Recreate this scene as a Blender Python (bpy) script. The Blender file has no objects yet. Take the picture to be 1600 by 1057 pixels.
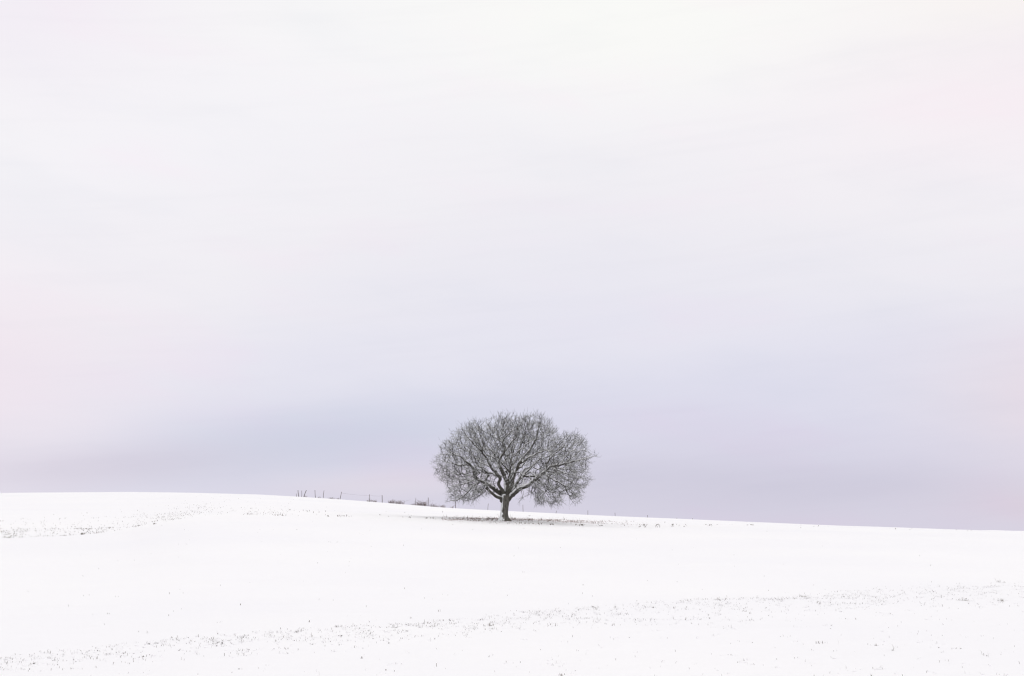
import bpy, math
import numpy as np

# ---------------------------------------------------------------- camera
scene = bpy.context.scene
rad = math.radians
W_PX, H_PX, FOC = 1600.0, 1057.0, 2222.0          # 50 mm lens on a 36 mm sensor
EYE = 1.6
PITCH = math.atan((900 - H_PX / 2) / FOC)
cam_d = bpy.data.cameras.new('camera')
cam_d.sensor_width = 36.0
cam_d.lens = 36.0 * FOC / W_PX
cam_d.clip_start = 0.1
cam_d.clip_end = 20000
cam = bpy.data.objects.new('camera', cam_d)
scene.collection.objects.link(cam)
cam.location = (0, 0, EYE)
cam.rotation_euler = (rad(90) + PITCH, 0, 0)
scene.camera = cam
scene.cycles.filter_width = 1.25
scene.render.resolution_x, scene.render.resolution_y = 1024, 676

# ---------------------------------------------------------------- exposure
vs = scene.view_settings
vs.view_transform = 'Standard'
vs.look = 'None'
vs.exposure = 0.0
vs.gamma = 1.0
vs.use_curve_mapping = False

# ---------------------------------------------------------------- world: winter overcast
SUN_EL, SUN_AZ = rad(42), rad(125)                 # azimuth from +Y (the view) clockwise
world = bpy.data.worlds.new('World')
scene.world = world
world.use_nodes = True
nt = world.node_tree
nt.nodes.clear()


def srgb(r, g, b):
    f = lambda c: (c / 255 / 12.92) if c / 255 <= 0.04045 else ((c / 255 + 0.055) / 1.055) ** 2.4
    return (f(r), f(g), f(b), 1.0)


class NB:
    """small node builder"""
    def __init__(self, tree):
        self.t = tree

    def n(self, typ, **kw):
        nd = self.t.nodes.new(typ)
        for k, v in kw.items():
            setattr(nd, k, v)
        return nd

    def put(self, sock, v):
        if hasattr(v, 'is_linked') or isinstance(v, bpy.types.NodeSocket):
            self.t.links.new(v, sock)
        else:
            sock.default_value = v

    def m(self, op, a, b=0.0, c=0.0, clamp=False):
        nd = self.n('ShaderNodeMath', operation=op, use_clamp=clamp)
        for i, v in enumerate((a, b, c)):
            self.put(nd.inputs[i], v)
        return nd.outputs[0]

    def mix(self, f, a, b, typ='MIX'):
        nd = self.n('ShaderNodeMix', data_type='RGBA', blend_type=typ)
        self.put(nd.inputs[0], f)
        self.put(nd.inputs[6], a)
        self.put(nd.inputs[7], b)
        return nd.outputs[2]

    def ramp(self, f, stops, interp='LINEAR'):
        nd = self.n('ShaderNodeValToRGB')
        cr = nd.color_ramp
        cr.interpolation = interp
        while len(cr.elements) < len(stops):
            cr.elements.new(0.5)
        for e, (p, c) in zip(cr.elements, stops):
            e.position = p
            e.color = c
        self.put(nd.inputs[0], f)
        return nd.outputs[0]

    def noise(self, vec, scale, detail=2.0, rough=0.5):
        nd = self.n('ShaderNodeTexNoise')
        self.put(nd.inputs['Vector'], vec)
        nd.inputs['Scale'].default_value = scale
        nd.inputs['Detail'].default_value = detail
        nd.inputs['Roughness'].default_value = rough
        return nd.outputs[0]

    def smooth(self, v, lo, hi):
        nd = self.n('ShaderNodeMapRange', interpolation_type='SMOOTHSTEP')
        self.put(nd.inputs[0], v)
        nd.inputs[1].default_value = lo
        nd.inputs[2].default_value = hi
        return nd.outputs[0]


b = NB(nt)
tc = b.n('ShaderNodeTexCoord')
sep = b.n('ShaderNodeSeparateXYZ')
nt.links.new(tc.outputs['Generated'], sep.inputs[0])
sx, sy, sz = sep.outputs
az = b.m('ARCTAN2', sx, sy)
el = b.m('ARCSINE', sz)
# layered cloud: stretched along the horizon
comb = b.n('ShaderNodeCombineXYZ')
b.put(comb.inputs[0], b.m('MULTIPLY', sx, 1.6))
b.put(comb.inputs[1], b.m('MULTIPLY', sy, 1.6))
b.put(comb.inputs[2], b.m('MULTIPLY', b.m('ADD', sz, b.m('MULTIPLY', sx, -0.12)), 7.0))
n1 = b.m('SUBTRACT', b.noise(comb.outputs[0], 1.6, 3.0, 0.45), 0.5)
comb2 = b.n('ShaderNodeCombineXYZ')
b.put(comb2.inputs[0], b.m('MULTIPLY', sx, 2.5))
b.put(comb2.inputs[1], b.m('ADD', b.m('MULTIPLY', sy, 2.5), 7.3))
b.put(comb2.inputs[2], b.m('MULTIPLY', sz, 26.0))
n2 = b.m('SUBTRACT', b.noise(comb2.outputs[0], 1.5, 4.0, 0.5), 0.5)
# height of the cloud bank's upper edge falls away to both sides
dA = b.m('MINIMUM', b.m('ABSOLUTE', b.m('SUBTRACT', az, 0.10)), 0.6)
bank = b.m('MULTIPLY', b.m('MULTIPLY', dA, dA), 0.50)
t = b.m('ADD', b.m('ADD', el, bank), b.m('ADD', b.m('MULTIPLY', n1, 0.10), b.m('MULTIPLY', n2, 0.026)))
t = b.m('MULTIPLY', t, 2.0)
sky = b.ramp(t, [(0.00, srgb(215, 210, 225)), (0.14, srgb(217, 214, 231)), (0.25, srgb(223, 222, 238)),
                 (0.39, srgb(236, 234, 243)), (0.51, srgb(244, 241, 245)), (0.66, srgb(248, 246, 250)),
                 (0.84, srgb(252, 251, 251)), (1.0, srgb(251, 250, 249))], 'B_SPLINE')


def blob(px, py, wx, wy, tilt=0.0):
    """soft patch of cloud, centre and widths given as sky angles (1/2222 rad units)"""
    a = b.m('SUBTRACT', az, (px - 800) / FOC)
    e = b.m('SUBTRACT', el, (900 - py) / FOC)
    e = b.m('SUBTRACT', e, b.m('MULTIPLY', a, tilt))
    e = b.m('ADD', e, b.m('MULTIPLY', n1, 0.035))
    q = b.m('ADD', b.m('POWER', b.m('DIVIDE', a, wx / FOC), 2.0), b.m('POWER', b.m('DIVIDE', e, wy / FOC), 2.0))
    return b.m('EXPONENT', b.m('MULTIPLY', q, -1.0))


def patch(base, px, py, wx, wy, col, amt, tilt=0.0):
    return b.mix(b.m('MULTIPLY', blob(px, py, wx, wy, tilt), amt), base, srgb(*col))


sky = patch(sky, 500, 690, 300, 56, (202, 207, 225), 0.66, 0.08)
sky = patch(sky, 1270, 768, 400, 42, (204, 200, 218), 0.60)
sky = patch(sky, 1660, 800, 170, 40, (222, 208, 218), 0.60)
sky = patch(sky, 170, 740, 260, 34, (207, 201, 217), 0.60, 0.08)
sky = patch(sky, 590, 768, 190, 26, (228, 220, 231), 0.65)
sky = patch(sky, -40, 600, 260, 170, (243, 227, 237), 0.62)
sky = patch(sky, 1020, 50, 430, 130, (254, 254, 250), 0.85)
sky = patch(sky, 1590, 20, 190, 90, (253, 248, 241), 0.6)
sky = patch(sky, 1640, 640, 200, 110, (233, 219, 228), 0.70)
sky = patch(sky, 1640, 190, 380, 130, (250, 237, 243), 0.60)
sky = patch(sky, 0, 40, 300, 200, (243, 234, 246), 0.60)
# faint pink and grey mottling and drawn-out streaks in the cloud
comb3 = b.n('ShaderNodeCombineXYZ')
b.put(comb3.inputs[0], b.m('ADD', b.m('MULTIPLY', sx, 3.0), b.m('MULTIPLY', sz, 3.0)))
b.put(comb3.inputs[1], b.m('MULTIPLY', sy, 1.5))
b.put(comb3.inputs[2], b.m('MULTIPLY', sz, 9.0))
mot = b.noise(comb3.outputs[0], 2.1, 5.0, 0.55)
sky = b.mix(b.m('MULTIPLY', b.smooth(mot, 0.50, 0.75), 1.0), sky, (1.012, 0.975, 0.995, 1), 'MULTIPLY')
sky = b.mix(b.m('MULTIPLY', b.smooth(mot, 0.52, 0.25), 1.0), sky, (0.968, 0.975, 0.982, 1), 'MULTIPLY')
comb4 = b.n('ShaderNodeCombineXYZ')
b.put(comb4.inputs[0], b.m('MULTIPLY', sx, 4.0))
b.put(comb4.inputs[1], b.m('MULTIPLY', sy, 4.0))
b.put(comb4.inputs[2], b.m('MULTIPLY', b.m('SUBTRACT', sz, b.m('MULTIPLY', sx, 0.10)), 60.0))
fib = b.noise(comb4.outputs[0], 1.7, 4.0, 0.6)
sky = b.mix(b.m('MULTIPLY', b.smooth(fib, 0.45, 0.75), 0.6), sky, (0.975, 0.975, 0.98, 1), 'MULTIPLY')
# thin clear-sky share through the overcast
nish = b.n('ShaderNodeTexSky', sky_type='NISHITA')
nish.sun_disc = False
nish.sun_elevation = SUN_EL
nish.sun_rotation = SUN_AZ
bg1 = b.n('ShaderNodeBackground')
nt.links.new(nish.outputs[0], bg1.inputs[0])
bg1.inputs[1].default_value = 0.10
bg2 = b.n('ShaderNodeBackground')
nt.links.new(sky, bg2.inputs[0])
bg2.inputs[1].default_value = 1.0
mx = b.n('ShaderNodeMixShader')
mx.inputs[0].default_value = 0.96
nt.links.new(bg1.outputs[0], mx.inputs[1])
nt.links.new(bg2.outputs[0], mx.inputs[2])
wo = b.n('ShaderNodeOutputWorld')
nt.links.new(mx.outputs[0], wo.inputs[0])

sun_d = bpy.data.lights.new('sun', 'SUN')
sun_d.energy = 0.68
sun_d.angle = rad(40)
sun_d.color = (1.0, 0.965, 0.93)
sun = bpy.data.objects.new('sun', sun_d)
scene.collection.objects.link(sun)
sun.rotation_euler = (rad(90) - SUN_EL, 0, math.pi - SUN_AZ)

# ---------------------------------------------------------------- helpers
C = scene.collection


def pix(px, py, Y):
    """point at forward distance Y on the sight line of a photo pixel"""
    cx, cy = (px - W_PX / 2) / FOC, (H_PX / 2 - py) / FOC
    cp, sp = math.cos(PITCH), math.sin(PITCH)
    d = cp - cy * sp
    tt = Y / d
    return np.array([cx * tt, Y, EYE + tt * (sp + cy * cp)])


def mesh_obj(name, V, F, mat, parent=None, smooth=True):
    me = bpy.data.meshes.new(name)
    V = np.asarray(V, dtype=np.float32)
    if isinstance(F, np.ndarray):
        k = F.shape[1]
        nf = len(F)
        me.vertices.add(len(V))
        me.vertices.foreach_set('co', V.ravel())
        me.loops.add(nf * k)
        me.loops.foreach_set('vertex_index', F.astype(np.int32).ravel())
        me.polygons.add(nf)
        me.polygons.foreach_set('loop_start', np.arange(0, nf * k, k, dtype=np.int32))
        me.polygons.foreach_set('loop_total', np.full(nf, k, dtype=np.int32))
        me.update(calc_edges=True)
    else:
        me.from_pydata([tuple(v) for v in V], [], F)
    if smooth:
        me.polygons.foreach_set('use_smooth', np.ones(len(me.polygons), dtype=bool))
    me.materials.append(mat)
    o = bpy.data.objects.new(name, me)
    C.objects.link(o)
    if parent is not None:
        o.parent = parent
    return o


def empty(name, loc):
    o = bpy.data.objects.new(name, None)
    o.empty_display_size = 0.3
    C.objects.link(o)
    o.location = tuple(float(v) for v in loc)
    return o


def tag(o, label, cat, group=None, kind=None):
    o['label'] = label
    o['category'] = cat
    if group:
        o['group'] = group
    if kind:
        o['kind'] = kind
    return o


def unit(v):
    return v / (np.linalg.norm(v, axis=-1, keepdims=True) + 1e-9)


def tube(P, R, sides=8, lump=0.0, rng=None, cap=True):
    """continuous tapered tube along a polyline"""
    P = np.asarray(P, float)
    R = np.asarray(R, float)
    n = len(P)
    T = unit(np.gradient(P, axis=0))
    u = np.cross(T[0], [0.3, 0.9, 0.2])
    u /= np.linalg.norm(u)
    V = np.zeros((n, sides, 3))
    a = np.arange(sides) * 2 * math.pi / sides
    for i in range(n):
        u = u - T[i] * u.dot(T[i])
        u /= np.linalg.norm(u)
        w = np.cross(T[i], u)
        rr = R[i] * (1 + (lump * rng.standard_normal(sides) if lump else 0))
        V[i] = P[i] + (np.cos(a)[:, None] * u + np.sin(a)[:, None] * w) * np.reshape(rr, (-1, 1))
    F = []
    for i in range(n - 1):
        for k in range(sides):
            k2 = (k + 1) % sides
            F.append((i * sides + k, i * sides + k2, (i + 1) * sides + k2, (i + 1) * sides + k))
    V = V.reshape(-1, 3)
    if cap:
        F.append(tuple(range((n - 1) * sides, n * sides)))
        F.append(tuple(reversed(range(sides))))
    return V, F


def chains(P, R, sides=3):
    """P (N,K,3), R (N,K): N thin tapered twigs, vectorised, quads"""
    N, K, _ = P.shape
    D = unit(P[:, -1] - P[:, 0])
    ref = np.where(np.abs(D[:, 2:3]) > 0.8, np.array([[1.0, 0, 0]]), np.array([[0, 0, 1.0]]))
    u = unit(np.cross(D, ref))
    w = np.cross(D, u)
    a = np.arange(sides) * 2 * math.pi / sides + 0.5
    off = np.cos(a)[None, :, None] * u[:, None, :] + np.sin(a)[None, :, None] * w[:, None, :]
    V = P[:, :, None, :] + off[:, None, :, :] * R[:, :, None, None]
    idx = np.arange(N * K * sides).reshape(N, K, sides)
    i0, i1 = idx[:, :-1], idx[:, 1:]
    F = np.stack([i0, np.roll(i0, -1, 2), np.roll(i1, -1, 2), i1], -1)
    return V.reshape(-1, 3), F.reshape(-1, 4)


def join(parts):
    Vs, Fs, o = [], [], 0
    for V, F in parts:
        Vs.append(V)
        if isinstance(F, np.ndarray):
            Fs.append(F + o)
        else:
            Fs.extend([tuple(i + o for i in f) for f in F])
        o += len(V)
    V = np.concatenate(Vs)
    if Fs and isinstance(Fs[0], np.ndarray):
        return V, np.concatenate(Fs)
    return V, Fs


def catmull(P, step):
    P = np.asarray(P, float)
    Q = np.vstack([2 * P[0] - P[1], P, 2 * P[-1] - P[-2]])
    out = []
    for i in range(1, len(Q) - 2):
        p0, p1, p2, p3 = Q[i - 1:i + 3]
        L = np.linalg.norm(p2[:3] - p1[:3])
        m = max(2, int(round(L / step)))
        for s in np.arange(m) / m:
            out.append(0.5 * (2 * p1 + (p2 - p0) * s + (2 * p0 - 5 * p1 + 4 * p2 - p3) * s ** 2 + (3 * p1 - p0 - 3 * p2 + p3) * s ** 3))
    out.append(P[-1])
    return np.array(out)


_lat = {}


def vnoise(x, y, seed):
    """smooth value noise in -1..1"""
    if seed not in _lat:
        _lat[seed] = np.random.default_rng(seed).uniform(-1, 1, (256, 256))
    g = _lat[seed]
    x0, y0 = np.floor(x).astype(int), np.floor(y).astype(int)
    fx, fy = x - x0, y - y0
    fx, fy = fx * fx * (3 - 2 * fx), fy * fy * (3 - 2 * fy)
    a, bb = g[x0 & 255, y0 & 255], g[(x0 + 1) & 255, y0 & 255]
    c, d = g[x0 & 255, (y0 + 1) & 255], g[(x0 + 1) & 255, (y0 + 1) & 255]
    return (a * (1 - fx) + bb * fx) * (1 - fy) + (c * (1 - fx) + d * fx) * fy


# ---------------------------------------------------------------- materials
def new_mat(name):
    m = bpy.data.materials.new(name)
    m.use_nodes = True
    bs = m.node_tree.nodes['Principled BSDF']
    return m, NB(m.node_tree), bs


def snow_material(name, relief):
    m, q, bs = new_mat(name)
    tcn = q.n('ShaderNodeTexCoord')
    o = tcn.outputs['Object']
    big = q.noise(o, 0.06, 3)
    col = q.ramp(big, [(0.3, (0.875, 0.868, 0.902, 1)), (0.7, (0.908, 0.900, 0.918, 1))])
    q.put(bs.inputs['Base Color'], col)
    bs.inputs['Roughness'].default_value = 0.75
    bs.inputs['Specular IOR Level'].default_value = 0.25
    mp = q.n('ShaderNodeMapping')
    mp.inputs['Scale'].default_value = (0.5, 1.0, 1.0)
    q.put(mp.inputs[0], o)
    h = q.m('ADD', q.m('MULTIPLY', q.noise(mp.outputs[0], 1.3, 4, 0.55), 1.0), q.m('MULTIPLY', q.noise(o, 14.0, 3, 0.6), 0.12))
    bp = q.n('ShaderNodeBump')
    bp.inputs['Strength'].default_value = relief
    bp.inputs['Distance'].default_value = 0.10
    q.put(bp.inputs['Height'], h)
    q.put(bs.inputs['Normal'], bp.outputs[0])
    return m


def bark_material(name, dark, light, scale, lo, hi, side=0.0, bump=0.5):
    """grey bark with snow lodged on the upper (and windward) sides"""
    m, q, bs = new_mat(name)
    tcn = q.n('ShaderNodeTexCoord')
    o = tcn.outputs['Object']
    mp = q.n('ShaderNodeMapping')
    mp.inputs['Scale'].default_value = (1.0, 1.0, 0.3)
    q.put(mp.inputs[0], o)
    f = q.noise(mp.outputs[0], scale, 5, 0.65)
    col = q.ramp(f, [(0.32, dark), (0.70, light)])
    lich = q.smooth(q.noise(o, 2.3, 4, 0.6), 0.56, 0.70)
    col = q.mix(q.m('MULTIPLY', lich, 0.5), col, (0.105, 0.105, 0.075, 1))
    gm = q.n('ShaderNodeNewGeometry')
    sp = q.n('ShaderNodeSeparateXYZ')
    q.put(sp.inputs[0], gm.outputs['Normal'])
    nz = q.m('ADD', sp.outputs[2], q.m('ADD', q.m('MULTIPLY', sp.outputs[0], -side), q.m('MULTIPLY', sp.outputs[1], -0.35 * side)))
    nz = q.m('ADD', nz, q.m('MULTIPLY', q.m('SUBTRACT', q.noise(o, 3.5, 4, 0.6), 0.5), 1.5))
    s = q.smooth(nz, lo, hi)
    col = q.mix(s, col, (0.86, 0.87, 0.89, 1))
    q.put(bs.inputs['Base Color'], col)
    bs.inputs['Roughness'].default_value = 0.9
    bs.inputs['Specular IOR Level'].default_value = 0.15
    bp = q.n('ShaderNodeBump')
    bp.inputs['Strength'].default_value = bump
    bp.inputs['Distance'].default_value = 0.03
    q.put(bp.inputs['Height'], f)
    q.put(bs.inputs['Normal'], bp.outputs[0])
    return m


def plain_material(name, stops, scale=3.0, rough=0.85):
    m, q, bs = new_mat(name)
    tcn = q.n('ShaderNodeTexCoord')
    f = q.noise(tcn.outputs['Object'], scale, 3, 0.6)
    q.put(bs.inputs['Base Color'], q.ramp(f, stops))
    bs.inputs['Roughness'].default_value = rough
    bs.inputs['Specular IOR Level'].default_value = 0.2
    return m


M_SNOW = snow_material('field_snow', 0.5)
M_CAP = snow_material('branch_snow', 0.2)
M_TRUNK = bark_material('trunk_bark', (0.050, 0.047, 0.043, 1), (0.18, 0.170, 0.155, 1), 9.0, 0.62, 0.88, 0.80, 0.9)
M_LIMB = bark_material('limb_bark', (0.034, 0.032, 0.029, 1), (0.11, 0.103, 0.092, 1), 12.0, 0.40, 0.70, 0.40, 0.7)
M_TWIG = bark_material('twig_bark', (0.022, 0.020, 0.019, 1), (0.062, 0.056, 0.050, 1), 6.0, 0.34, 0.58, 0.25, 0.0)
M_POST = bark_material('weathered_post', (0.065, 0.052, 0.048, 1), (0.19, 0.16, 0.145, 1), 14.0, 0.8, 1.0, 0.2, 0.5)
M_SHRUB = bark_material('bramble_stem', (0.075, 0.046, 0.044, 1), (0.20, 0.13, 0.12, 1), 3.0, 0.5, 0.9, 0.1, 0.0)
M_GRASS = plain_material('dry_grass', [(0.3, (0.05, 0.044, 0.037, 1)), (0.7, (0.20, 0.17, 0.125, 1))], 1.7)
M_LEAF = plain_material('fallen_leaf', [(0.3, (0.13, 0.050, 0.048, 1)), (0.7, (0.30, 0.13, 0.115, 1))], 1.3)
M_SOIL = plain_material('dark_soil', [(0.3, (0.030, 0.026, 0.024, 1)), (0.7, (0.085, 0.070, 0.062, 1))], 5.0)
M_WIRE = plain_material('rusty_wire', [(0.3, (0.06, 0.05, 0.05, 1)), (0.7, (0.12, 0.09, 0.08, 1))], 5.0)

# ---------------------------------------------------------------- terrain
RIDGE = np.array([(-400, 778), (-150, 773), (0, 770.5), (120, 769.5), (200, 769), (300, 770.5), (400, 773), (465, 776.5), (530, 780.5), (600, 786),
                  (700, 794), (760, 797.2), (817, 800), (900, 804), (1000, 808.5), (1100, 812.7), (1200, 817), (1300, 821.4), (1400, 825),
                  (1500, 828.2), (1600, 831), (1750, 835), (2000, 838)], float)
EDGE = np.array([(-400, 856), (-150, 848), (0, 843), (100, 839.5), (150, 836.5), (200, 829), (250, 817), (300, 808.5), (350, 805), (400, 804),
                 (500, 805), (600, 807), (700, 810), (790, 813.5), (900, 818), (1000, 821.2), (1100, 823), (1200, 824.3), (1300, 826),
                 (1400, 828.4), (1500, 831), (1600, 834), (1750, 838), (2000, 841)], float)
YE_T = np.array([(-400, 82), (0, 86), (150, 89), (250, 99), (350, 108), (500, 114), (700, 118), (790, 119), (1600, 119), (2000, 119)], float)
YR_T = np.array([(-400, 225), (0, 235), (465, 248), (600, 250), (700, 246), (800, 238), (950, 226), (1100, 214), (1600, 200), (2000, 195)], float)
_u = np.linspace(-0.54, 0.54, 433)
_px = 800 + _u * FOC * 1.0


def smooth_curve(tab, xs, k=9):
    v = np.interp(xs, tab[:, 0], tab[:, 1])
    ker = np.hanning(k + 2)[1:-1]
    ker /= ker.sum()
    return np.convolve(np.pad(v, k // 2, mode='edge'), ker, mode='valid')


def z_of_row(pxs, rows, Ys):
    cy = (H_PX / 2 - rows) / FOC
    cp, sp = math.cos(PITCH), math.sin(PITCH)
    return EYE + Ys * (sp + cy * cp) / (cp - cy * sp)


def px_of_u(u, row=815.0):
    cy = (H_PX / 2 - row) / FOC
    return 800 + u * FOC * (math.cos(PITCH) - cy * math.sin(PITCH))


_pxs = px_of_u(_u)
_ye = smooth_curve(YE_T, _pxs, 15)
_yr = smooth_curve(YR_T, _pxs, 25)
_ze = z_of_row(_pxs, smooth_curve(EDGE, _pxs, 5), _ye)
_zr = z_of_row(_pxs, smooth_curve(RIDGE, _pxs, 9), _yr)


def hermite(y, y0, y1, z0, z1, m0, m1):
    h = y1 - y0
    s = np.clip((y - y0) / h, 0, 1)
    return ((2 * s**3 - 3 * s**2 + 1) * z0 + (s**3 - 2 * s**2 + s) * h * m0 + (-2 * s**3 + 3 * s**2) * z1 + (s**3 - s**2) * h * m1)


def base_height(X, Y):
    X = np.asarray(X, float)
    Y = np.asarray(Y, float)
    u = np.clip(X / np.maximum(Y, 18.0), -0.53, 0.53)
    ye, yr, ze, zr = (np.interp(u, _u, a) for a in (_ye, _yr, _ze, _zr))
    z22 = z_of_row(0, np.array(1057.0), np.array(22.0)) + 0.0 * X
    s1 = (ze - z22) / (ye - 22)
    s2 = (zr - ze) / (yr - ye)
    mr = (zr - EYE) / yr                                  # tangent to the sight line at the ridge
    m_near = 0.030
    zA = z22 + (Y - 22) * 0.030
    zA = np.where(Y < 0, z22 - 0.66 + Y * 0.012, z22 - 0.66 * np.clip((22 - Y) / 22, 0, 1))
    zB = hermite(Y, 22, ye, z22, ze, m_near + 0 * s1, 0.5 * (s1 + s2) * 0.9)
    zC = hermite(Y, ye, yr, ze, zr, np.maximum(s2 * 1.12, mr + 0.004), mr)
    d = np.maximum(Y - yr, 0)
    drop = np.interp(u, [-0.5, -0.16, 0.0, 0.1, 0.5], [0.030, 0.030, 0.030, 0.030, 0.030])
    zD = zr + mr * d - 0.00085 * np.minimum(d, 90) ** 2 - np.maximum(d - 90, 0) * 0.155
    zD = np.maximum(zD, -25 + 0.004 * np.minimum(d, 1500))
    return np.where(Y < 22, zA, np.where(Y < ye, zB, np.where(Y < yr, zC, zD)))


def height(X, Y):
    X = np.asarray(X, float)
    Y = np.asarray(Y, float)
    z = base_height(X, Y)
    u = np.clip(X / np.maximum(Y, 18.0), -0.53, 0.53)
    ye = np.interp(u, _u, _ye)
    # a low bank where the drifted field meets the rougher upper slope
    z = z + 0.07 * np.exp(-((Y - ye + 1.0) / 1.2) ** 2) - 0.05 * np.exp(-((Y - ye - 2.0) / 1.6) ** 2)
    fade = np.clip((Y - 5) / 15, 0, 1) * np.clip((215 - Y) / 60, 0.25, 1)
    z = z + fade * (0.09 * vnoise(X / 9.0, Y / 5.0, 1) + 0.016 * vnoise(X / 2.6 + 7, Y / 1.6, 2) + 0.006 * vnoise(X / 0.8, Y / 0.6, 3)
                    + 0.022 * vnoise(X / 16.0 + Y / 40.0, Y / 1.3 - X / 9.0, 5))
    rough = np.clip((Y - ye) / 4, 0, 1) * np.clip((Y * 0 + 200 - Y) / 60, 0, 1)
    z = z + rough * 0.03 * vnoise(X / 0.9 + 3, Y / 0.9, 4)
    return z


def grade(segs):
    out = []
    for a, c, st in segs:
        out.extend(np.arange(a, c, st))
    return np.array(out)


far = 300 + np.cumsum(np.geomspace(8, 500, 26))
gx = np.concatenate([-far[::-1], grade([(-300, -120, 6), (-120, -55, 2.0), (-55, 55, 0.42), (55, 120, 2.0), (120, 301, 6)]), far])
gy = np.concatenate([-(np.cumsum(np.geomspace(6, 400, 12)))[::-1] - 30, grade([(-30, 14, 2.0), (14, 48, 0.26), (48, 130, 0.42), (130, 300, 1.1)]), far])
GX, GY = np.meshgrid(gx, gy)
GZ = height(GX, GY)
nx_, ny_ = len(gx), len(gy)
idx = np.arange(nx_ * ny_).reshape(ny_, nx_)
Fq = np.stack([idx[:-1, :-1], idx[:-1, 1:], idx[1:, 1:], idx[1:, :-1]], -1).reshape(-1, 4)
ground = mesh_obj('snowy_ground', np.stack([GX, GY, GZ], -1).reshape(-1, 3), Fq, M_SNOW)
ground['kind'] = 'structure'
ground['label'] = 'smooth white snow covering the gently sloping hill'


_YM = np.concatenate([np.arange(18, 60, 0.1), np.arange(60, 245, 0.25)])


def ground_at(px, py):
    """first point of the ground met by the sight lines of the pixels (arrays)"""
    px = np.atleast_1d(np.asarray(px, float))
    py = np.atleast_1d(np.asarray(py, float))
    cx, cy = (px - W_PX / 2) / FOC, (H_PX / 2 - py) / FOC
    cp, sp = math.cos(PITCH), math.sin(PITCH)
    k = 1 / (cp - cy * sp)
    X = (cx * k)[:, None] * _YM[None]
    Z = EYE + ((sp + cy * cp) * k)[:, None] * _YM[None]
    H = base_height(X, np.broadcast_to(_YM, X.shape))
    hit = H >= Z
    i = np.where(hit.any(1), hit.argmax(1), len(_YM) - 1)
    ok = hit.any(1)
    Yh = _YM[i]
    Xh = cx * k * Yh
    return np.stack([Xh, Yh, height(Xh, Yh)], -1), ok


# ---------------------------------------------------------------- the lone tree
rng = np.random.default_rng(11)
TB, _ = ground_at([787.3], [815.2])
TB = TB[0]
K = TB[1] / FOC / 5.286 * 1.012                             # metres per traced unit


def T(pts):
    """traced crown points (x, y, depth) -> tree-local metres"""
    a = np.asarray(pts, float)
    return np.stack([(a[:, 0] - 672) * K, a[:, 2], (965 - a[:, 1]) * K], -1)


tree = empty('bare_tree', TB)
tag(tree, 'lone bare spreading tree dusted with snow, standing on the white hillside', 'tree')

trunk_pts = [(671, 972, 0), (672, 940, 0), (674, 900, 0), (678, 860, 0), (683, 820, 0), (687, 785, 0), (692, 755, 0.02)]
tp = catmull(T(trunk_pts), 0.06)
tz = tp[:, 2]
tr = np.interp(tz, [-0.1, 0.08, 0.25, 0.6, 1.2, 1.6, 1.95, 2.15], [0.52, 0.44, 0.36, 0.305, 0.30, 0.325, 0.37, 0.30])
V, F = tube(tp, tr, 20, 0.0)
ang = np.arctan2(V[:, 1] - np.repeat(tp[:, 1], 20), V[:, 0] - np.repeat(tp[:, 0], 20))
zz = V[:, 2]
flare = np.clip((0.45 - zz) / 0.45, 0, 1) ** 2
f = 1 + flare * (0.22 * np.cos(5 * ang + 0.6) + 0.12 * np.cos(3 * ang)) + 0.035 * np.cos(7 * ang + zz * 1.3) + 0.025 * vnoise(ang * 2.2 + 9, zz * 3.2, 8)
cen = np.repeat(tp, 20, axis=0)
V[:, :2] = cen[:, :2] + (V[:, :2] - cen[:, :2]) * f[:, None]
mesh_obj('trunk', V, F, M_TRUNK, tree)

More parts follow.
